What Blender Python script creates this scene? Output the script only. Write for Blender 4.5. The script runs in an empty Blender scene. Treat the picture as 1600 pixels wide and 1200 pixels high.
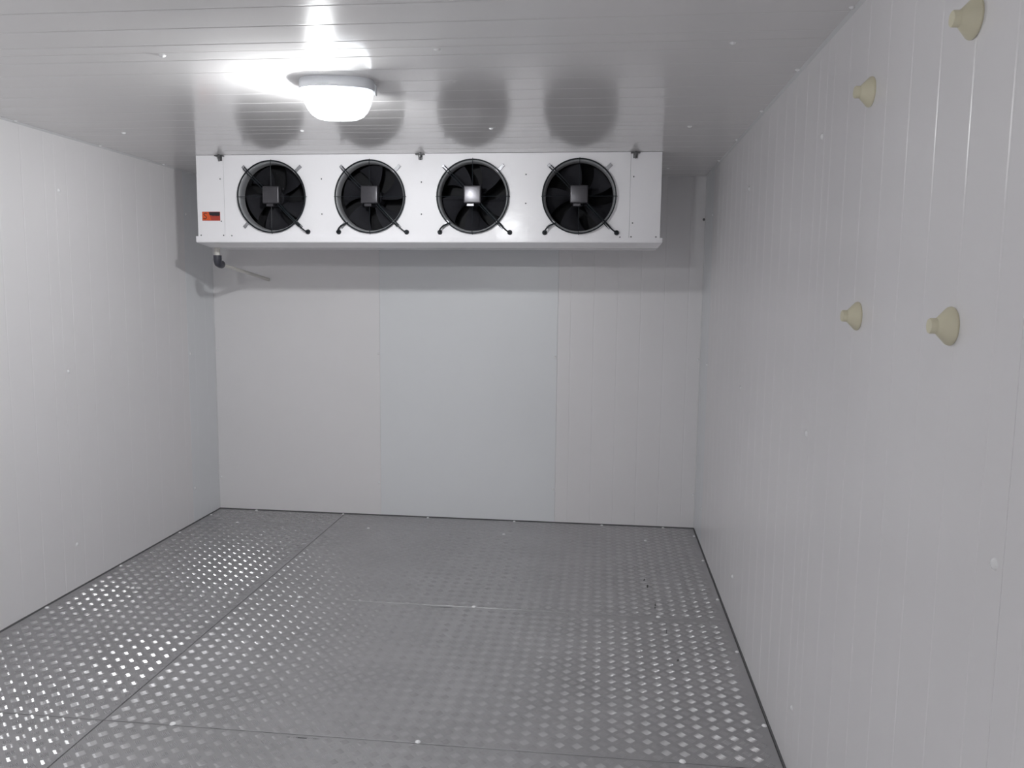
import bpy, bmesh, math, random
from mathutils import Vector, Matrix

random.seed(7)
scn = bpy.context.scene
col = scn.collection

# ------------------------------------------------------------------ camera
YAW, PITCH, ROLL = 0.11126592, 0.11372129, -0.01129700
CAM_H, FOCAL_PX = 1.62295, 1260.6165
cy, sy, cp, sp = math.cos(YAW), math.sin(YAW), math.cos(PITCH), math.sin(PITCH)
fwd = Vector((-sy * cp, cy * cp, -sp))
r0 = Vector((cy, sy, 0))
d0 = fwd.cross(r0)
right = math.cos(ROLL) * r0 + math.sin(ROLL) * d0
down = -math.sin(ROLL) * r0 + math.cos(ROLL) * d0
cam_data = bpy.data.cameras.new('camera')
cam = bpy.data.objects.new('camera', cam_data)
col.objects.link(cam)
up, back = -down, -fwd
cam.matrix_world = Matrix(((right.x, up.x, back.x, 0), (right.y, up.y, back.y, 0),
                           (right.z, up.z, back.z, CAM_H), (0, 0, 0, 1)))
cam_data.sensor_fit = 'HORIZONTAL'
cam_data.sensor_width = 36
cam_data.lens = FOCAL_PX / 1600 * 36
cam_data.clip_start = 0.02
scn.camera = cam

# ------------------------------------------------------------------ world (the room is closed) and lamp strengths
BULB_STRENGTH = 1130.0
GLOBE_STRENGTH = 0.5
SKY_STRENGTH = 0.3
world = bpy.data.worlds.new('world')
scn.world = world
world.use_nodes = True
bg = world.node_tree.nodes['Background']
bg.inputs[0].default_value = (0.93, 0.96, 1.0, 1)
bg.inputs[1].default_value = SKY_STRENGTH
vs = scn.view_settings
vs.view_transform = 'Standard'
vs.look = 'None'
vs.gamma = 1
vs.use_curve_mapping = False
vs.exposure = 0.0

# ------------------------------------------------------------------ room dimensions
XL, XR, D, H, YF = -2.7966, 0.6636, 5.576, 2.40, -1.182
JOINT0, MOD = 1.368, 1.275            # panel joint and module along the room

# ------------------------------------------------------------------ materials
def material(name, colour, rough=0.5, metal=0.0, spec=0.5, bump=None, vary=None, coat=0.0):
    m = bpy.data.materials.new(name)
    m.use_nodes = True
    nt = m.node_tree
    b = nt.nodes['Principled BSDF']
    b.inputs['Base Color'].default_value = (*colour, 1)
    b.inputs['Roughness'].default_value = rough
    b.inputs['Metallic'].default_value = metal
    b.inputs['Specular IOR Level'].default_value = spec
    b.inputs['Coat Weight'].default_value = coat
    tc = nt.nodes.new('ShaderNodeTexCoord')
    if bump:
        scale, dist, strength = bump
        n = nt.nodes.new('ShaderNodeTexNoise')
        n.inputs['Scale'].default_value = scale
        n.inputs['Detail'].default_value = 3
        nt.links.new(tc.outputs['Object'], n.inputs['Vector'])
        bp = nt.nodes.new('ShaderNodeBump')
        bp.inputs['Strength'].default_value = strength
        bp.inputs['Distance'].default_value = dist
        nt.links.new(n.outputs['Fac'], bp.inputs['Height'])
        nt.links.new(bp.outputs['Normal'], b.inputs['Normal'])
    if vary:
        scale, amount = vary
        n = nt.nodes.new('ShaderNodeTexNoise')
        n.inputs['Scale'].default_value = scale
        n.inputs['Detail'].default_value = 6
        n.inputs['Roughness'].default_value = 0.65
        nt.links.new(tc.outputs['Object'], n.inputs['Vector'])
        r = nt.nodes.new('ShaderNodeValToRGB')
        r.color_ramp.elements[0].position = 0.3
        r.color_ramp.elements[1].position = 0.7
        r.color_ramp.elements[0].color = (*[c * (1 - amount) for c in colour], 1)
        r.color_ramp.elements[1].color = (*[min(1, c * (1 + amount)) for c in colour], 1)
        nt.links.new(n.outputs['Fac'], r.inputs['Fac'])
        nt.links.new(r.outputs['Color'], b.inputs['Base Color'])
    return m

M = {}
M['wall'] = material('coated_panel', (0.865, 0.85, 0.86), 0.30, bump=(1.6, 0.002, 0.15), vary=(1.3, 0.015))
M['wall_cool'] = material('coated_panel_cool', (0.835, 0.85, 0.87), 0.30, bump=(1.6, 0.002, 0.15), vary=(1.3, 0.015))
M['ceiling'] = material('coated_panel_ceiling', (0.83, 0.815, 0.815), 0.16, spec=0.8, bump=(1.2, 0.001, 0.1), vary=(1.3, 0.015))
M['backing'] = material('panel_core', (0.45, 0.45, 0.44), 0.8)
M['plate'] = material('worn_tread_aluminium', (0.45, 0.445, 0.455), 0.42, metal=0.6, bump=(90, 0.0006, 0.3), vary=(2.6, 0.10))
M['tread'] = material('raised_tread_aluminium', (0.54, 0.535, 0.545), 0.23, metal=0.8)
M['tread_worn'] = material('walked_tread_aluminium', (0.52, 0.515, 0.525), 0.37, metal=0.75)
M['gap'] = material('dark_joint_sealant', (0.11, 0.11, 0.115), 0.7)
M['bead'] = material('white_sealant', (0.74, 0.74, 0.75), 0.45)
M['cap'] = material('white_plastic_cap', (0.95, 0.95, 0.96), 0.25)
M['casing'] = material('white_gloss_casing', (0.93, 0.92, 0.945), 0.15, spec=0.20, bump=(11.0, 0.0025, 0.4))
M['casing_inner'] = material('casing_inner_shroud', (0.26, 0.265, 0.275), 0.35)
M['interior'] = material('dark_casing_interior', (0.018, 0.018, 0.02), 0.8)  # shade of the unlit casing interior put into the colour
M['fin'] = material('shade_toned_fin_block', (0.016, 0.016, 0.018), 0.6, spec=0.1)  # near-black stands in for interior shade, not the metal's own colour
M['black'] = material('black_plastic', (0.020, 0.020, 0.024), 0.6, spec=0.06)
M['wire'] = material('black_coated_wire', (0.010, 0.014, 0.018), 0.4, spec=0.25)
M['motor'] = material('satin_motor_cover', (0.060, 0.058, 0.066), 0.27, metal=0.4)
M['zinc'] = material('zinc_plated_steel', (0.42, 0.42, 0.44), 0.45, metal=0.8)
M['bolt'] = material('dull_steel_bolt', (0.16, 0.16, 0.165), 0.5, metal=0.7)
M['pipe'] = material('ivory_drain_pipe', (0.66, 0.64, 0.60), 0.4)
M['elbow'] = material('dark_grey_pvc', (0.045, 0.045, 0.06), 0.35)
M['cream'] = material('cream_plastic', (0.78, 0.735, 0.55), 0.45)
M['lamp_base'] = material('light_grey_lamp_housing', (0.84, 0.86, 0.90), 0.35)
M['socket'] = material('porcelain_lampholder', (0.75, 0.75, 0.73), 0.4)
M['orange'] = material('sticker_orange', (0.72, 0.11, 0.02), 0.4)
M['red'] = material('sticker_red', (0.45, 0.05, 0.03), 0.4)
M['ink'] = material('sticker_black', (0.015, 0.013, 0.02), 0.4)
M['scuff'] = material('dark_scuff', (0.07, 0.07, 0.07), 0.8)

def glass_material():
    m = bpy.data.materials.new('glowing_lamp_glass')
    m.use_nodes = True
    nt = m.node_tree
    nt.nodes.clear()
    out = nt.nodes.new('ShaderNodeOutputMaterial')
    tr = nt.nodes.new('ShaderNodeBsdfTransparent')
    tr.inputs[0].default_value = (0.93, 0.96, 0.97, 1)
    gl = nt.nodes.new('ShaderNodeBsdfGlossy')
    gl.inputs['Roughness'].default_value = 0.1
    em = nt.nodes.new('ShaderNodeEmission')
    em.inputs[0].default_value = (0.95, 0.98, 1, 1)
    em.inputs[1].default_value = GLOBE_STRENGTH
    fr = nt.nodes.new('ShaderNodeFresnel')
    m1 = nt.nodes.new('ShaderNodeMixShader')
    nt.links.new(fr.outputs[0], m1.inputs[0])
    nt.links.new(tr.outputs[0], m1.inputs[1])
    nt.links.new(gl.outputs[0], m1.inputs[2])
    ad = nt.nodes.new('ShaderNodeAddShader')
    nt.links.new(m1.outputs[0], ad.inputs[0])
    nt.links.new(em.outputs[0], ad.inputs[1])
    nt.links.new(ad.outputs[0], out.inputs[0])
    return m
M['glass'] = glass_material()

def bulb_material():
    m = bpy.data.materials.new('lit_bulb')
    m.use_nodes = True
    nt = m.node_tree
    nt.nodes.clear()
    out = nt.nodes.new('ShaderNodeOutputMaterial')
    em = nt.nodes.new('ShaderNodeEmission')
    em.inputs[0].default_value = (1.0, 0.985, 0.98, 1)
    em.inputs[1].default_value = BULB_STRENGTH
    nt.links.new(em.outputs[0], out.inputs[0])
    return m
M['bulb'] = bulb_material()

# ------------------------------------------------------------------ helpers
def link(name, me, mat, parent=None, loc=None, rot=None):
    o = bpy.data.objects.new(name, me)
    if mat is not None and not me.materials:
        me.materials.append(M[mat])
    col.objects.link(o)
    if parent is not None:
        o.parent = parent
    if loc is not None:
        o.location = loc
    if rot is not None:
        o.rotation_euler = rot
    return o

def mesh(name, verts, faces, smooth=False, fix=True):
    me = bpy.data.meshes.new(name)
    me.from_pydata([tuple(v) for v in verts], [], faces)
    if fix:
        bm = bmesh.new()
        bm.from_mesh(me)
        bmesh.ops.recalc_face_normals(bm, faces=bm.faces)
        bm.to_mesh(me)
        bm.free()
    if smooth:
        me.polygons.foreach_set('use_smooth', [True] * len(me.polygons))
    me.update()
    return me

def from_bm(name, bm, smooth=False, angle=None):
    bmesh.ops.recalc_face_normals(bm, faces=bm.faces)
    me = bpy.data.meshes.new(name)
    bm.to_mesh(me)
    bm.free()
    if smooth:
        me.polygons.foreach_set('use_smooth', [True] * len(me.polygons))
        if angle is not None:
            me.set_sharp_from_angle(angle=math.radians(angle))
    return me

def box_bm(bm, x0, x1, y0, y1, z0, z1, bevel=0.0, seg=2):
    r = bmesh.ops.create_cube(bm, size=1.0)
    for v in r['verts']:
        v.co = Vector((x0 + (v.co.x + .5) * (x1 - x0), y0 + (v.co.y + .5) * (y1 - y0), z0 + (v.co.z + .5) * (z1 - z0)))
    if bevel:
        es = {e for v in r['verts'] for e in v.link_edges}
        bmesh.ops.bevel(bm, geom=list(es), offset=bevel, segments=seg, affect='EDGES', profile=0.6)

def box(name, x0, x1, y0, y1, z0, z1, mat, parent=None, bevel=0.0):
    bm = bmesh.new()
    box_bm(bm, x0, x1, y0, y1, z0, z1, bevel)
    return link(name, from_bm(name, bm), mat, parent)

def lathe(profile, n=32, axis='z', smooth=True, angle=35):
    """profile of (radius, height) turned round an axis"""
    verts, faces, rings = [], [], []
    for r, h in profile:
        if r < 1e-6:
            rings.append([len(verts)])
            verts.append((0, 0, h))
        else:
            rings.append(list(range(len(verts), len(verts) + n)))
            verts += [(r * math.cos(2 * math.pi * k / n), r * math.sin(2 * math.pi * k / n), h) for k in range(n)]
    for a, b in zip(rings, rings[1:]):
        for k in range(n):
            k2 = (k + 1) % n
            if len(a) == 1 and len(b) == 1:
                continue
            if len(a) == 1:
                faces.append((a[0], b[k], b[k2]))
            elif len(b) == 1:
                faces.append((a[k], a[k2], b[0]))
            else:
                faces.append((a[k], a[k2], b[k2], b[k]))
    if axis == 'y':                      # height runs towards -y (towards the camera side)
        verts = [(x, -z, y) for x, y, z in verts]
    elif axis == 'x':                    # height runs towards -x
        verts = [(-z, x, y) for x, y, z in verts]
    me = mesh('turned', verts, faces, smooth)
    if smooth and angle:
        me.set_sharp_from_angle(angle=math.radians(angle))
    return me

def tube_bm(bm, pts, r, n=8, closed=False, caps=True):
    pts = [Vector(p) for p in pts]
    rings = []
    m = len(pts)
    prev = None
    for i, p in enumerate(pts):
        if closed:
            t = (pts[(i + 1) % m] - pts[i - 1]).normalized()
        else:
            t = (pts[min(i + 1, m - 1)] - pts[max(i - 1, 0)]).normalized()
        if prev is None:
            a = Vector((0, 0, 1)) if abs(t.z) < 0.9 else Vector((1, 0, 0))
            u = t.cross(a).normalized()
        else:
            u = (prev - t * prev.dot(t)).normalized()
        prev = u
        w = t.cross(u)
        rr = r[i] if isinstance(r, (list, tuple)) else r
        rings.append([bm.verts.new(p + rr * (math.cos(2 * math.pi * k / n) * u + math.sin(2 * math.pi * k / n) * w)) for k in range(n)])
    pairs = list(zip(rings, rings[1:]))
    if closed:
        pairs.append((rings[-1], rings[0]))
    for a, b in pairs:
        for k in range(n):
            bm.faces.new((a[k], a[(k + 1) % n], b[(k + 1) % n], b[k]))
    if caps and not closed:
        bm.faces.new(rings[0])
        bm.faces.new(rings[-1])

def tube(name, pts, r, mat, parent=None, n=8, closed=False):
    bm = bmesh.new()
    tube_bm(bm, pts, r, n, closed)
    me = from_bm(name, bm, True, 40)
    return link(name, me, mat, parent)

def empty(name, loc=(0, 0, 0), rz=0.0, parent=None):
    o = bpy.data.objects.new(name, None)
    o.empty_display_size = 0.1
    col.objects.link(o)
    o.location = loc
    o.rotation_euler = (0, 0, rz)
    if parent is not None:
        o.parent = parent
    return o

def tag(o, label, cat, group=None):
    o['label'] = label
    o['category'] = cat
    if group:
        o['group'] = group
    return o

def structure(o, label):
    o['kind'] = 'structure'
    o['label'] = label
    o['category'] = 'wall' if 'wall' in o.name else o.name.split('_')[0]
    return o

# ------------------------------------------------------------------ profiled sandwich panels
T_SHEET = 0.012
RIB0, RIB_STEP = 0.090, 0.158
def panel(parent, origin, u, v, n, width, length, mat, skip_start=0.0, ribs=True, depth=0.0009):
    """sheet with shallow pressed ribs; origin = lower corner on the visible plane, u across, v along, n into the room"""
    origin, u, v, n = Vector(origin), Vector(u), Vector(v), Vector(n)
    g, e = 0.0050, 0.0012
    prof = [(0.0003, -T_SHEET), (0.0003, -0.0015), (e, 0)]
    if ribs:
        k = 0
        while True:
            c = RIB0 + RIB_STEP * k - skip_start
            k += 1
            if c > width - 0.03:
                break
            if c < 0.03:
                continue
            prof += [(c - g, 0), (c - g * 0.35, -depth), (c + g * 0.35, -depth), (c + g, 0)]
    prof += [(width - e, 0), (width - 0.0003, -0.0015), (width - 0.0003, -T_SHEET)]
    m = len(prof)
    verts = [origin + u * a + n * b for a, b in prof] + [origin + u * a + n * b + v * length for a, b in prof]
    faces = [(i, i + 1, m + i + 1, m + i) for i in range(m - 1)]
    faces += [(m - 1, 0, m, 2 * m - 1), tuple(range(m)), tuple(range(m, 2 * m))]
    kind = 'ceiling_panel' if parent.name.startswith('ceiling') else 'wall_panel'
    return link(kind, mesh(kind, verts, faces), mat, parent)

cap_mesh = lathe([(0, 0.0065), (0.0050, 0.0058), (0.0090, 0.0036), (0.0112, 0.0)], 14, angle=None)
small_cap = lathe([(0, 0.0065), (0.0055, 0.0052), (0.0080, 0.003), (0.0092, -0.001)], 12, angle=None)
def cap(parent, p, n, me=None, s=1.0):
    o = link('screw_cap', me or cap_mesh, 'cap', parent, p)
    o.rotation_euler = Vector(n).to_track_quat('Z', 'Y').to_euler()
    o.scale = (s * random.uniform(.9, 1.1),) * 2 + (1,)
    return o

def joints(lo, hi):
    k0 = math.floor((lo - JOINT0) / MOD)
    j = [JOINT0 + MOD * k for k in range(k0, k0 + 12)]
    out = []
    for a, b in zip(j, j[1:]):
        s, t = max(a, lo), min(b, hi)
        if t - s > 0.02:
            out.append((s, t, s - a))
    return out

# wall_left and wall_right
Y_CAPS = [JOINT0 + 0.028 + MOD * k for k in range(-1, 4)]
Z_CAPS = (0.240, 1.178, 2.114)
wall_left = box('wall_left', XL - 0.12, XL - T_SHEET, YF - 0.12, D + 0.12, -0.06, H + 0.12, 'backing')
structure(wall_left, 'light grey ribbed cold room panels of the left wall')
for a, b, sk in joints(YF, D):
    panel(wall_left, (XL, a, 0), (0, 1, 0), (0, 0, 1), (1, 0, 0), b - a, H, 'wall_cool' if a > 5.1 else 'wall', sk)
for y in Y_CAPS:
    for z in Z_CAPS:
        cap(wall_left, (XL, y, z), (1, 0, 0))
wall_right = box('wall_right', XR + T_SHEET, XR + 0.12, YF - 0.12, D + 0.12, -0.06, H + 0.12, 'backing')
structure(wall_right, 'light grey ribbed cold room panels of the right wall with cream plugs')
for a, b, sk in joints(YF, D):
    panel(wall_right, (XR, a, 0), (0, 1, 0), (0, 0, 1), (-1, 0, 0), b - a, H, 'wall_cool' if a > 5.1 else 'wall', sk)
for y in Y_CAPS:
    for z in Z_CAPS:
        cap(wall_right, (XR, y, z), (-1, 0, 0))

# wall_back: three panels, the middle one smooth and cooler in tone
wall_back = box('wall_back', XL - T_SHEET, XR + T_SHEET, D + T_SHEET, D + 0.12, -0.06, H + 0.12, 'backing')
structure(wall_back, 'light grey back wall of three tall cold room panels')
JB = (XL, -1.569, -0.310, XR)
for k in range(3):
    panel(wall_back, (JB[k], D, 0), (1, 0, 0), (0, 0, 1), (0, -1, 0), JB[k + 1] - JB[k], H,
          'wall_cool' if k == 1 else 'wall', skip_start=(0.04, 0, 0)[k], ribs=(k == 2), depth=0.0010)
for x in (XL + 0.018, -1.582, -0.324, XR - 0.016):
    for z in Z_CAPS[:2]:
        cap(wall_back, (x, D, z), (0, -1, 0), small_cap)
cap_dark = link('screw', small_cap.copy(), None, wall_back, (XR - 0.012, D, 2.116), (math.radians(90), 0, 0))
cap_dark.data.materials.clear()
cap_dark.data.materials.append(M['bolt'])

# wall_front behind the camera
wall_front = box('wall_front', XL - T_SHEET, XR + T_SHEET, YF - 0.12, YF - T_SHEET, -0.06, H + 0.12, 'backing')
structure(wall_front, 'light grey panelled wall behind the camera')
for a, b in ((XL, -1.569), (-1.569, -0.310), (-0.310, XR)):
    panel(wall_front, (a, YF, 0), (1, 0, 0), (0, 0, 1), (0, 1, 0), b - a, H, 'wall')

# ceiling
ceiling = box('ceiling', XL - T_SHEET, XR + T_SHEET, YF - T_SHEET, D + T_SHEET, H + T_SHEET, H + 0.12, 'backing')
structure(ceiling, 'glossy light grey ceiling of ribbed cold room panels')
for a, b, sk in joints(YF, D):
    panel(ceiling, (XL, a, H), (0, 1, 0), (1, 0, 0), (0, 0, -1), b - a, XR - XL, 'ceiling', sk, depth=0.0007)
for y in Y_CAPS:
    for x in (-2.431, -1.495, -0.555, 0.380):
        if not (4.55 < y < 5.4 and x > -2.45 and x < 0.3):
            cap(ceiling, (x, y, H), (0, 0, -1))
for y in (2.375, 2.995, 3.64, 4.29, 4.94):
    cap(ceiling, (XL + 0.014, y, H), (0, 0, -1), small_cap)
    cap(ceiling, (XR - 0.014, y, H), (0, 0, -1), small_cap)

# ------------------------------------------------------------------ floor of tread plates
floor = box('floor', XL - T_SHEET, XR + T_SHEET, YF - 0.3, D + T_SHEET, -0.06, -0.006, 'gap')
structure(floor, 'grey aluminium tread plate floor')
SEAM_X = -1.838
GAP = 0.0045
cols = ((XL + 0.006, SEAM_X), (SEAM_X, XR - 0.006))
rows = []
yj = 5.2425 - MOD * 5
edges_y = [YF] + [5.2425 - MOD * k for k in range(5, -1, -1)] + [D - 0.010]
edges_y = sorted(set([e for e in edges_y if e >= YF]))
plates = []
for (x0, x1) in cols:
    for a, b in zip(edges_y, edges_y[1:]):
        bm = bmesh.new()
        box_bm(bm, x0 + GAP / 2, x1 - GAP / 2, a + GAP / 2, b - GAP / 2, -0.006, 0.0)
        tops = [e for e in bm.edges if all(abs(v.co.z) < 1e-6 for v in e.verts)]
        bmesh.ops.bevel(bm, geom=tops, offset=0.0012, segments=1, affect='EDGES')
        pl = link('tread_plate', from_bm('tread_plate', bm), 'plate', floor)
        plates.append((x0, x1, a, b, pl))

def tread_cell(fine=True):
    """five lens-shaped bars side by side, axis along +x, centred on the origin"""
    V, F = [], []
    S, SH = 0.0060, 0.0062
    levels = ((0.0168, 0.0027, 0.0), (0.0140, 0.0020, 0.00093), (0.0108, 0.00116, 0.00166))
    if not fine:
        levels = (levels[0], levels[2])
    for k in range(-2, 3):
        yo = k * S
        b = len(V)
        for l, w, z in levels:
            V += [(-l, yo, z), (-SH, yo - w, z), (SH, yo - w, z), (l, yo, z), (SH, yo + w, z), (-SH, yo + w, z)]
        for lv in range(0, 6 * (len(levels) - 1), 6):
            F += [(b + lv + i, b + lv + (i + 1) % 6, b + lv + 6 + (i + 1) % 6, b + lv + 6 + i) for i in range(6)]
        t_ = b + 6 * (len(levels) - 1)
        F.append(tuple(t_ + i for i in range(6)))
    return V, F
CELL_V, CELL_F = tread_cell()
COARSE_V, COARSE_F = tread_cell(False)
cell_mesh = mesh('raised_tread', CELL_V, CELL_F, False)
cell_worn = mesh('raised_tread', CELL_V, CELL_F, False)
PITCH_T = 0.0635
cells = []
for i, (x0, x1, a, b, pl) in enumerate(plates):
    # lattice phase of each sheet as the photograph shows it
    if x0 < -2:
        px, py = ((-1.953, 3.102) if a < 3.9 else (-2.160, 4.177))
    else:
        px, py = 0.420, 2.971
    if b < 2.75:
        px, py = px + 0.021, py + 0.013
    for half, ang in ((0.0, math.pi / 4), (0.5, -math.pi / 4)):
        ix0, ix1 = math.ceil((x0 + 0.016 - px) / PITCH_T - half), math.floor((x1 - 0.016 - px) / PITCH_T - half)
        iy0, iy1 = math.ceil((a + 0.016 - py) / PITCH_T - half), math.floor((b - 0.016 - py) / PITCH_T - half)
        for ix in range(ix0, ix1 + 1):
            for iy in range(iy0, iy1 + 1):
                cells.append((px + (ix + half) * PITCH_T, py + (iy + half) * PITCH_T, ang, pl))

def project(p):
    q = Vector(p) - Vector((0, 0, CAM_H))
    z = q.dot(fwd)
    if z < 0.1:
        return None
    return 800 + FOCAL_PX * q.dot(right) / z, 600 + FOCAL_PX * q.dot(down) / z
near = []
for i, (x, y, ang, pl) in enumerate(cells):
    uv = project((x, y, 0))
    if uv and 4 < uv[0] < 1596 and uv[1] < 1196 and y > 1.5:
        near.append((x * x + y * y, i))
near.sort()
single = {i for _, i in near[:300]}
SV, SF, SM = [], [], []
for i, (x, y, ang, pl) in enumerate(cells):
    c, s = math.cos(ang), math.sin(ang)
    if i in single:
        worn = x > SEAM_X
        link('raised_tread', cell_worn if worn else cell_mesh, 'tread_worn' if worn else 'tread', pl, (x, y, 0), (0, 0, ang))
    else:
        b = len(SV)
        cv, cf = (CELL_V, CELL_F) if y > 1.9 else (COARSE_V, COARSE_F)
        SV += [(x + c * vx - s * vy, y + s * vx + c * vy, vz) for vx, vy, vz in cv]
        SF += [tuple(b + k for k in f) for f in cf]
        SM += [1 if x > SEAM_X else 0] * len(cf)
stuff = link('raised_treads', mesh('raised_treads', SV, SF, False, fix=False), 'tread', floor)
stuff.data.materials.append(M['tread_worn'])
stuff.data.polygons.foreach_set('material_index', SM)
stuff['kind'] = 'stuff'
stuff['label'] = 'small raised bars of the tread plate'

for x in (-2.507, -1.567, -0.630, 0.312):
    for y in (2.702, 3.975, 5.245):
        if not (x < -2 and y < 3.5):
            cap(floor, (x, y, 0.0), (0, 0, 1))
for y in (2.345, 2.982, 3.617, 4.253, 4.889, 5.391):
    cap(floor, (XR - 0.020, y, 0.0), (0, 0, 1), s=.9)
for y in (3.02, 3.66, 4.298, 4.964, 5.40):
    cap(floor, (XL + 0.020, y, 0.0), (0, 0, 1), s=.9)
for x in (-2.505, -1.846, -1.219, -0.594, 0.024, 0.449):
    cap(floor, (x, D - 0.020, 0.0), (0, 0, 1), s=.9)
# scuffs worn into the plate near the right wall
for (x, y, l, w, a) in ((0.268, 4.50, 0.05, 0.010, 1.4), (0.280, 4.40, 0.06, 0.012, 1.5), (0.306, 4.12, 0.09, 0.007, 1.45), (0.366, 3.49, 0.05, 0.012, 1.3), (0.34, 3.80, 0.07, 0.005, 1.5), (-0.79, 3.945, 0.16, 0.006, 0.0), (-1.05, 2.672, 0.18, 0.006, 0.02)):
    n = 9
    ring = []
    for k in range(n):
        t = 2 * math.pi * k / n
        rr = random.uniform(.7, 1.1)
        ring.append((rr * l / 2 * math.cos(t), rr * w / 2 * math.sin(t)))
    vs_ = [(px_, py_, 0.0) for px_, py_ in ring] + [(px_ * .8, py_ * .8, 0.0005) for px_, py_ in ring]
    fs_ = [(k, (k + 1) % n, n + (k + 1) % n, n + k) for k in range(n)] + [tuple(range(n, 2 * n))]
    link('scuff_mark', mesh('scuff_mark', vs_, fs_), 'scuff', floor, (x, y, 0.0001), (0, 0, a))

# sealant lines in the corners
def strip(name, p0, p1, a, b, mat, label):
    """triangular bead along p0-p1 with legs a and b"""
    p0, p1, a, b = Vector(p0), Vector(p1), Vector(a), Vector(b)
    o = link(name, mesh(name, [p0, p0 + a, p0 + b, p1, p1 + a, p1 + b], [(0, 1, 2), (3, 5, 4), (0, 3, 4, 1), (1, 4, 5, 2), (2, 5, 3, 0)]), mat)
    o['kind'] = 'structure'
    o['label'] = label
    o['category'] = 'trim'
    return o
q = 0.009
strip('trim_1', (XL, YF, 0), (XL, D, 0), (q * .7, 0, 0), (0, 0, 0.005), 'gap', 'dark sealant line between floor and left wall')
strip('trim_2', (XR, YF, 0), (XR, D, 0), (-q * .7, 0, 0), (0, 0, 0.005), 'gap', 'dark sealant line between floor and right wall')
strip('trim_3', (XL, D, 0), (XR, D, 0), (0, -q * .9, 0), (0, 0, 0.006), 'gap', 'dark sealant line along the foot of the back wall')
strip('trim_4', (XR, YF, H), (XR, D, H), (-q, 0, 0), (0, 0, -q), 'bead', 'white sealant bead between ceiling and right wall')
strip('trim_5', (XL, YF, H), (XL, D, H), (q, 0, 0), (0, 0, -q), 'bead', 'white sealant bead between ceiling and left wall')
strip('trim_6', (XR, D, 0.006), (XR, D, H), (-q * .8, 0, 0), (0, -q * .8, 0), 'bead', 'white sealant bead in the corner of back and right walls')
strip('trim_7', (XL, D, 0.006), (XL, D, H), (q * .6, 0, 0), (0, -q * .6, 0), 'bead', 'white sealant bead in the corner of back and left walls')
strip('trim_8', (XL, D, H), (XR, D, H), (0, -q * .6, 0), (0, 0, -q * .6), 'bead', 'white sealant bead between ceiling and back wall')

# ------------------------------------------------------------------ evaporator unit with four fans
UX0, UX1, UY0, UY1, UZ0, UZ1 = -2.400, 0.303, 4.620, 5.050, 1.925, 2.3985
FANS = (-1.938, -1.350, -0.752, -0.150)
FZ, FR = 2.158, 0.200
unit = empty('evaporator_unit', ((UX0 + UX1) / 2, (UY0 + UY1) / 2, UZ0))
tag(unit, 'long white ceiling-hung evaporator unit with four black fans above the back wall', 'cooling unit')
uo = Vector(unit.location)
def ul(v):
    return Vector(v) - uo
SEAM_L, SEAM_R = -2.232, 0.132
# casing: front sheet with four round openings, returns behind it
NS = 64
V, F = [], []
bounds = [SEAM_L] + [(FANS[k] + FANS[k + 1]) / 2 for k in range(3)] + [SEAM_R]
for k, fx in enumerate(FANS):
    xa, xb = bounds[k], bounds[k + 1]
    base = len(V)
    angs = [2 * math.pi * i / NS for i in range(NS)]
    corners = [math.atan2(z - FZ, x - fx) % (2 * math.pi) for x in (xa, xb) for z in (UZ0, UZ1)]
    for c in corners:                       # snap the nearest ray to each corner
        j = min(range(NS), key=lambda i: abs((angs[i] - c + math.pi) % (2 * math.pi) - math.pi))
        angs[j] = c
    for t in angs:
        dx, dz = math.cos(t), math.sin(t)
        s = 1e9
        if dx > 1e-9: s = min(s, (xb - fx) / dx)
        if dx < -1e-9: s = min(s, (xa - fx) / dx)
        if dz > 1e-9: s = min(s, (UZ1 - FZ) / dz)
        if dz < -1e-9: s = min(s, (UZ0 - FZ) / dz)
        V.append((fx + FR * dx, UY0, FZ + FR * dz))
        V.append((fx + s * dx, UY0, FZ + s * dz))
    for i in range(NS):
        j = (i + 1) % NS
        F.append((base + 2 * i, base + 2 * i + 1, base + 2 * j + 1, base + 2 * j))
casing = link('casing', mesh('casing', [ul(v) for v in V], F), 'casing', unit)
body_bm = bmesh.new()
t = 0.004
box_bm(body_bm, UX0, UX1, UY0 + 0.002, UY1, UZ1 - t, UZ1)          # top
box_bm(body_bm, UX0, UX0 + t, UY0 + 0.002, UY1, UZ0, UZ1)
box_bm(body_bm, UX1 - t, UX1, UY0 + 0.002, UY1, UZ0, UZ1)
box_bm(body_bm, UX0, UX1, UY1 - t, UY1, UZ0, UZ1)
bmesh.ops.translate(body_bm, verts=body_bm.verts, vec=-uo)
link('casing_shell', from_bm('casing_shell', body_bm), 'casing', unit)
for xa, xb in ((UX0, SEAM_L - 0.0012), (SEAM_R + 0.0012, UX1)):
    bm = bmesh.new()
    box_bm(bm, xa, xb, UY0 - 0.0015, UY0 + 0.012, UZ0 + 0.004, UZ1, 0.001, 1)
    bmesh.ops.translate(bm, verts=bm.verts, vec=-uo)
    link('end_panel', from_bm('end_panel', bm), 'casing', unit)
# fin block behind the fans, its shade put into the colour
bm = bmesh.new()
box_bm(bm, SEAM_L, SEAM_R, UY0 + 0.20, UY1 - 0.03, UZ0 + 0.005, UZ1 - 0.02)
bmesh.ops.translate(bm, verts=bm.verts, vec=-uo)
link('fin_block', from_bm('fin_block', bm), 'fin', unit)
# baffles between the fans, coloured dark for the unlit interior
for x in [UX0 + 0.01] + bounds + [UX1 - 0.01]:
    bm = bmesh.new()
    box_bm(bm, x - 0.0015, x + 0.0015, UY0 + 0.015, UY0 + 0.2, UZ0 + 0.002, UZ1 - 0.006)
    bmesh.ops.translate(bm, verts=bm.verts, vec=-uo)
    link('baffle', from_bm('baffle', bm), 'interior', unit)
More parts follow.
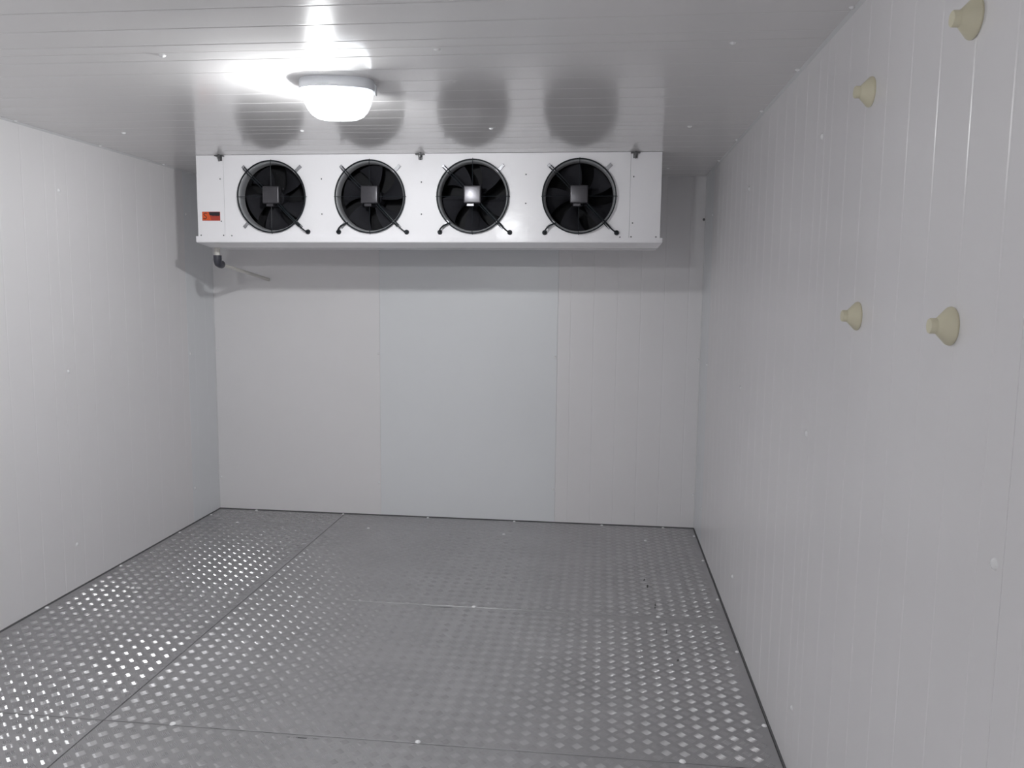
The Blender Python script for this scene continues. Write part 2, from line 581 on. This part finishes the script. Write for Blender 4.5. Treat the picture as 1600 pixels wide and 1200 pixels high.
# drip tray: front lip, sloping underside
LIPY = UY0 - 0.012
zl, zr = 1.893, 1.903
tv = []
for x, zb in ((UX0 - 0.008, zl), (UX1 + 0.014, zr)):
    ins = 0.016 if x < 0 else -0.016
    tv += [(x, LIPY, 1.930), (x, LIPY, zb + 0.004), (x + ins * .08, LIPY + 0.004, zb), (x + ins, UY0 + 0.13, zb - 0.022), (x + ins, UY1 - 0.05, zb - 0.022), (x, UY1 + 0.01, zb + 0.01), (x, UY1 + 0.01, 1.930)]
tf = [(i, (i + 1) % 7, 7 + (i + 1) % 7, 7 + i) for i in range(7)] + [tuple(range(7)), tuple(range(7, 14))]
tray = link('drip_tray', mesh('drip_tray', [ul(v) for v in tv], tf), 'casing', unit)
# screws
screw_me = lathe([(0, 0.0022), (0.0030, 0.0018), (0.0042, 0)], 10, 'y', angle=None)
for x, z in ((SEAM_L - 0.022, 2.262), (SEAM_L - 0.022, 2.018), (SEAM_R + 0.018, 2.265), (SEAM_R + 0.018, 2.012),
             (SEAM_R - 0.05, 1.934), (SEAM_R + 0.012, 1.936), (UX1 - 0.022, 1.936), (SEAM_L + 0.04, 1.934), (SEAM_L - 0.01, 1.936), (UX0 + 0.018, 1.936),
             (-1.64, 2.26), (-1.64, 2.06), (-1.05, 2.24), (-1.05, 2.06), (-0.45, 2.28), (-0.45, 2.12)):
    y = UY0 - 0.0015 if (x < SEAM_L or x > SEAM_R) else UY0
    link('screw', screw_me, 'bolt', unit, ul((x, y, z)))

# sticker on the left end panel
sx0, sx1, sz0, sz1, syy = -2.371, -2.260, 2.021, 2.073, UY0 - 0.0015
bm = bmesh.new()
box_bm(bm, sx0, sx1, syy - 0.0008, syy, sz0, sz1)
bmesh.ops.translate(bm, verts=bm.verts, vec=-uo)
sticker = link('sticker', from_bm('sticker', bm), 'red', unit)
sticker['label'] = 'small orange and black maker sticker'
def flat(name, pts, depth, mat):
    n = len(pts)
    v = [(x, syy - 0.0008, z) for x, z in pts] + [(x, syy - 0.0008 - depth, z) for x, z in pts]
    f = [tuple(range(n)), tuple(range(n, 2 * n))] + [(i, (i + 1) % n, n + (i + 1) % n, n + i) for i in range(n)]
    return link(name, mesh(name, [ul(a) for a in v], f), mat, sticker)
W_, H_ = sx1 - sx0, sz1 - sz0
def S(a, b):
    return (sx0 + a * W_, sz0 + b * H_)
flat('sticker_emblem', [S(.02, .06), S(.50, .06), S(.36, .96), S(.02, .96)], 0.0002, 'orange')
flat('sticker_band', [S(.42, .60), S(.985, .56), S(.985, .96), S(.36, .96)], 0.0003, 'ink')
bm = bmesh.new()
sp_ = [(.27, .80), (.17, .84), (.09, .74), (.12, .60), (.22, .46), (.24, .30), (.16, .18), (.07, .26)]
for (a0, b0), (a1, b1) in zip(sp_, sp_[1:]):
    p0, p1 = Vector((*S(a0, b0), 0)), Vector((*S(a1, b1), 0))
    dv = (p1 - p0)
    nv = Vector((-dv.y, dv.x, 0)).normalized() * 0.0021
    e_ = dv.normalized() * 0.001
    quad = [p0 + nv - e_, p1 + nv + e_, p1 - nv + e_, p0 - nv - e_]
    vv = [bm.verts.new(ul((p.x, syy - 0.0012, p.y))) for p in quad]
    bm.faces.new(vv)
link('sticker_letter', from_bm('sticker_letter', bm), 'ink', sticker)
for a, w in ((.54, .05), (.62, .06), (.71, .05), (.79, .06), (.88, .05)):
    flat('sticker_letter', [S(a, .50), S(a + w, .50), S(a + w, .60), S(a, .60)], 0.0004, 'ink')

# hanging bolts
for hx in (-2.250, -1.055, 0.156):
    hy = UY0 - 0.014
    bm = bmesh.new()
    box_bm(bm, -0.026, 0.026, -0.012, 0.0135, -0.009, -0.004, 0.001, 1)
    box_bm(bm, -0.012, 0.012, 0.0105, 0.0135, -0.034, -0.006, 0.001, 1)
    bk = link('hanger_bracket', from_bm('hanger_bracket', bm), 'bolt', unit, ul((hx, hy, UZ1)))
    nut = lathe([(0, -0.022), (0.009, -0.022), (0.010, -0.020), (0.010, -0.010), (0.009, -0.009), (0, -0.009)], 6, smooth=False)
    link('nut', nut, 'bolt', bk)
    rod = lathe([(0, -0.038), (0.0035, -0.037), (0.0045, -0.03), (0.0045, H - UZ1 - 0.0005), (0, H - UZ1 - 0.0005)], 10)
    link('threaded_rod', rod, 'bolt', bk)

# fans
def blade_mesh(a0):
    V, F = [], []
    nr, nc = 7, 6
    for i in range(nr):
        r = 0.052 + (0.187 - 0.052) * i / (nr - 1)
        span = 0.62 + 0.20 * (i / (nr - 1))
        for j in range(nc):
            t = j / (nc - 1) - 0.5
            a = a0 + t * span + 0.25 * (i / (nr - 1)) ** 1.5
            V.append((r * math.cos(a), 0.080 + 0.046 * t + 0.02 * (t * t), r * math.sin(a)))
    for i in range(nr - 1):
        for j in range(nc - 1):
            F.append((i * nc + j, i * nc + j + 1, (i + 1) * nc + j + 1, (i + 1) * nc + j))
    off = len(V)
    V += [(x, y + 0.003, z) for x, y, z in V]
    F += [tuple(off + k for k in f) for f in F]
    per = [(0, j) for j in range(nc)] + [(i, nc - 1) for i in range(1, nr)] + [(nr - 1, j) for j in range(nc - 2, -1, -1)] + [(i, 0) for i in range(nr - 2, 0, -1)]
    ids = [i * nc + j for i, j in per]
    for k in range(len(ids)):
        F.append((ids[k], ids[(k + 1) % len(ids)], off + ids[(k + 1) % len(ids)], off + ids[k]))
    me = mesh('fan_blade', V, F, True)
    me.set_sharp_from_angle(angle=math.radians(50))
    return me
blades = [blade_mesh(2 * math.pi * k / 5 + 0.35) for k in range(5)]
# bell mouth ring, turned round y, height towards the room (negative = inside)
shroud_me = lathe([(0.200, 0.0), (0.2035, 0.004), (0.2015, 0.0075), (0.1975, 0.0065), (0.1935, 0.0), (0.1900, -0.012), (0.1890, -0.048), (0.1910, -0.048), (0.1955, -0.006), (0.200, 0.0)], 64, 'y', angle=50)
hub_me = lathe([(0, -0.040), (0.040, -0.042), (0.052, -0.050), (0.054, -0.08), (0.054, -0.135), (0, -0.135)], 32, 'y')
def ring_mesh(r, w, y):
    bm = bmesh.new()
    tube_bm(bm, [(r * math.cos(2 * math.pi * k / 72), y, r * math.sin(2 * math.pi * k / 72)) for k in range(72)], w, 6, True)
    return from_bm('guard_ring', bm, True)
ring_out = ring_mesh(0.2045, 0.0043, -0.016)
bm = bmesh.new()
box_bm(bm, -0.050, 0.050, -0.024, 0.030, -0.050, 0.050, 0.008, 3)
box_bm(bm, -0.034, 0.010, -0.010, 0.020, -0.066, -0.046, 0.003, 1)
motor_me = from_bm('motor_cover', bm, True, 40)
def wire_mesh(pts, r=0.0019, n=6):
    bm = bmesh.new()
    tube_bm(bm, pts, r, n)
    return from_bm('guard_wire', bm, True, 40)
spokes = []
for k in range(4):
    a = k * math.pi / 2
    c, s = math.cos(a), math.sin(a)
    spokes.append(wire_mesh([(0.056 * c, -0.016, 0.056 * s), (0.10 * c, -0.017, 0.10 * s), (0.17 * c, -0.019, 0.17 * s), (0.2045 * c, -0.0185, 0.2045 * s), (0.2125 * c, -0.010, 0.2125 * s)], 0.0017))
struts = []
for a in (math.radians(135), math.radians(-45)):
    for o_ in (-0.0065, 0.0065):
        c, s = math.cos(a), math.sin(a)
        ox, oz = -s * o_, c * o_
        struts.append(wire_mesh([(0.058 * c + ox, -0.012, 0.058 * s + oz), (0.12 * c + ox, -0.020, 0.12 * s + oz), (0.200 * c + ox, -0.021, 0.200 * s + oz), (0.230 * c + ox, -0.014, 0.230 * s + oz), (0.238 * c + ox, -0.003, 0.238 * s + oz)], 0.0026))
bm = bmesh.new()
box_bm(bm, -0.006, 0.046, -0.006, -0.003, -0.0095, 0.0095, 0.0012, 1)
box_bm(bm, 0.030, 0.046, -0.003, 0.0, -0.0095, 0.0095)
box_bm(bm, -0.006, -0.003, -0.016, -0.004, -0.0095, 0.0095)
bmesh.ops.create_cone(bm, cap_ends=True, segments=6, radius1=0.0075, radius2=0.0075, depth=0.006,
                      matrix=Matrix.Translation((0.035, -0.009, 0)) @ Matrix.Rotation(math.pi / 2, 4, 'X'))
tab_me = from_bm('mounting_tab', bm)
gland_me = lathe([(0.0, 0.020), (0.006, 0.020), (0.010, 0.017), (0.0125, 0.011), (0.0125, 0.004), (0.0145, 0.0)], 16, 'y')
for k, fx in enumerate(FANS):
    fan = link('fan', shroud_me, 'casing_inner', unit, ul((fx, UY0, FZ)))
    fan['label'] = ('leftmost black fan, next to the sticker', 'second black fan from the sticker', 'third black fan, its motor cover catching the lamp', 'rightmost black fan')[k]
    rot = random.uniform(0, 6.28)
    for bl in blades:
        o = link('fan_blade', bl, 'black', fan)
        o.rotation_euler = (0, rot, 0)
    link('fan_hub', hub_me, 'black', fan)
    link('motor_cover', motor_me, 'motor', fan, (0, -0.004, 0.010))
    link('guard_ring', ring_out, 'wire', fan)
    for s_ in spokes:
        link('guard_wire', s_, 'wire', fan)
    for s_ in struts:
        link('guard_strut', s_, 'wire', fan)
    for a in (45, 135, 225, 315):
        o = link('mounting_tab', tab_me, 'zinc', fan, (0.203 * math.cos(math.radians(a)), 0, 0.203 * math.sin(math.radians(a))))
        o.rotation_euler = (0, -math.radians(a), 0)
    glands = [0.213] if k == 0 else [0.213, -0.190]
    for gx in glands:
        gz = 1.958 - FZ
        link('cable_gland', gland_me, 'wire', fan, (gx, 0, gz))
        if gx > 0:
            pts = [(0.052, -0.012, -0.045), (0.09, -0.024, -0.085), (0.135, -0.027, -0.130), (0.165, -0.026, -0.162), (0.188, -0.026, -0.184), (0.204, -0.026, -0.196), (0.213, -0.017, gz)]
        else:
            pts = [(-0.128, -0.018, -0.148), (-0.146, -0.024, -0.156), (-0.164, -0.027, -0.164), (-0.178, -0.028, -0.178), (-0.186, -0.027, -0.190), (-0.190, -0.017, gz)]
        # smooth the cable path
        P = [Vector(p) for p in pts]
        fine = []
        for i in range(len(P) - 1):
            p0, p1, p2, p3 = P[max(i - 1, 0)], P[i], P[i + 1], P[min(i + 2, len(P) - 1)]
            for s_ in range(5):
                t_ = s_ / 5
                fine.append(0.5 * ((2 * p1) + (-p0 + p2) * t_ + (2 * p0 - 5 * p1 + 4 * p2 - p3) * t_ * t_ + (-p0 + 3 * p1 - 3 * p2 + p3) * t_ ** 3))
        fine.append(P[-1])
        tube('fan_cable', fine, 0.0042, 'wire', fan)

# ------------------------------------------------------------------ drain pipe
dx, dy = -2.374, 4.80
drain = empty('drain_pipe', (dx, dy, 1.76))
tag(drain, 'thin ivory drain pipe with dark elbow running from the unit to the back wall', 'pipe')
dl = Vector(drain.location)
link('stub', lathe([(0, 1.800 - 1.76), (0.017, 1.800 - 1.76), (0.017, 0.116), (0, 0.116)], 20), 'pipe', drain)
end = Vector((-2.379, D, 1.690))
start = Vector((dx, dy, 1.790))
dirp = (end - Vector((dx, dy + 0.03, 1.776))).normalized()
c0 = Vector((dx, dy, 1.778))
elb = [Vector((dx, dy, 1.826)), Vector((dx, dy, 1.800)), Vector((dx, dy, 1.788)), c0 + dirp * 0.004 + Vector((0, 0, 0.002)), c0 + dirp * 0.018 + Vector((0.002, 0, -0.002)), c0 + dirp * 0.05]
tube('elbow', [p - dl for p in elb], [0.025, 0.025, 0.023, 0.023, 0.023, 0.025], 'elbow', drain, 16)
tube('pipe', [c0 + dirp * 0.03 - dl, c0 + dirp * 0.4 - dl, end - dl], 0.0115, 'pipe', drain, 14)

# ------------------------------------------------------------------ bulkhead lamp
LX, LY, LRZ = -1.012, 3.045, math.radians(7)
lamp = empty('bulkhead_lamp', (LX, LY, H), LRZ)
tag(lamp, 'glowing oval bulkhead lamp with ribbed glass dome on the ceiling', 'lamp')
def oblong(a, b, n=72, p=2.8):
    out = []
    for k in range(n):
        t = 2 * math.pi * k / n
        c, s = math.cos(t), math.sin(t)
        out.append((a * math.copysign(abs(c) ** (2 / p), c), b * math.copysign(abs(s) ** (2 / p), s)))
    return out
def loft(sections, n=72, close_end=True, close_start=False, rib=0.0, p=2.8):
    V, F = [], []
    for a, b, z in sections:
        for k, (x, y) in enumerate(oblong(a, b, n, p)):
            f = 1 + (rib if k % 2 else -rib) if rib and abs(z) > 0.045 else 1
            V.append((x * f, y * f, z))
    for i in range(len(sections) - 1):
        for k in range(n):
            F.append((i * n + k, i * n + (k + 1) % n, (i + 1) * n + (k + 1) % n, (i + 1) * n + k))
    if close_end:
        F.append(tuple(range((len(sections) - 1) * n, len(sections) * n)))
    if close_start:
        F.append(tuple(range(n)))
    return mesh('loft', V, F, True)
base_me = loft([(0.138, 0.090, 0.0), (0.140, 0.092, -0.004), (0.140, 0.092, -0.033), (0.138, 0.090, -0.037), (0.133, 0.083, -0.037), (0.132, 0.082, -0.012)], close_start=True)
base_me.set_sharp_from_angle(angle=math.radians(40))
link('lamp_housing', base_me, 'lamp_base', lamp)
globe_me = loft([(0.131, 0.081, -0.036), (0.131, 0.081, -0.047), (0.128, 0.079, -0.062), (0.121, 0.075, -0.085), (0.110, 0.068, -0.107), (0.095, 0.057, -0.125), (0.075, 0.043, -0.136), (0.045, 0.025, -0.141), (0.012, 0.007, -0.142)], n=96, rib=0.006)
link('lamp_glass', globe_me, 'glass', lamp)
bulb_me = lathe([(0, -0.044), (0.012, -0.042), (0.022, -0.036), (0.030, -0.025), (0.034, -0.010), (0.032, 0.006), (0.024, 0.022), (0.015, 0.034), (0.013, 0.046)], 24)
o = link('bulb', bulb_me, 'bulb', lamp, (-0.058, 0, -0.055), (0, math.radians(90), 0))
socket_me = lathe([(0, 0.0), (0.016, 0.0), (0.022, 0.004), (0.023, 0.045), (0.019, 0.052), (0, 0.052)], 20)
link('lampholder', socket_me, 'socket', lamp, (-0.011, 0, -0.055), (0, math.radians(90), 0))
bm = bmesh.new()
box_bm(bm, -0.009, -0.003, -0.066, 0.066, -0.122, -0.012, 0.002, 1)  # added plate, sized to block the bulb's light towards the right
link('light_shield', from_bm('light_shield', bm), 'socket', lamp)
clip_bm = bmesh.new()
box_bm(clip_bm, 0.139, 0.145, -0.012, 0.012, -0.050, -0.012, 0.002, 1)
link('glass_clip', from_bm('glass_clip', clip_bm), 'lamp_base', lamp)
# the next lamp of the row, over the camera; its reflection shows in the unit's front
lamp2 = lamp.copy()
col.objects.link(lamp2)
lamp2.location = (LX, 0.10, H)
lamp2['label'] = 'bulkhead lamp on the ceiling nearest the entrance, outside the photo'
for ch in list(lamp.children):
    c_ = ch.copy()
    col.objects.link(c_)
    c_.parent = lamp2
lamp['group'] = lamp2['group'] = 'ceiling bulkhead lamps'

# ------------------------------------------------------------------ cream plugs on the right wall
plug_base = lathe([(0.0365, 0.0), (0.0375, 0.003), (0.0362, 0.007), (0.0165, 0.0265), (0.0150, 0.0285)], 32, 'x')
plug_knob = lathe([(0.0150, 0.0275), (0.0150, 0.0390), (0.0138, 0.0410), (0, 0.0410)], 24, 'x')
for (py, pz, lab) in ((1.628, 2.130, 'cream conical plug high on the right wall, cut by the top edge of the photo'),
                      (2.210, 2.138, 'small cream conical plug high on the right wall, close to the ceiling edge'),
                      (2.210, 1.570, 'small cream conical plug low on the right wall, the one nearer the back wall'),
                      (1.634, 1.567, 'larger cream conical plug low on the right wall, the one nearer the camera')):
    pg = empty('wall_plug', (XR, py, pz))
    tag(pg, lab, 'plug', 'cream plugs on the right wall')
    link('flange', plug_base, 'cream', pg)
    link('knob', plug_knob, 'cream', pg)
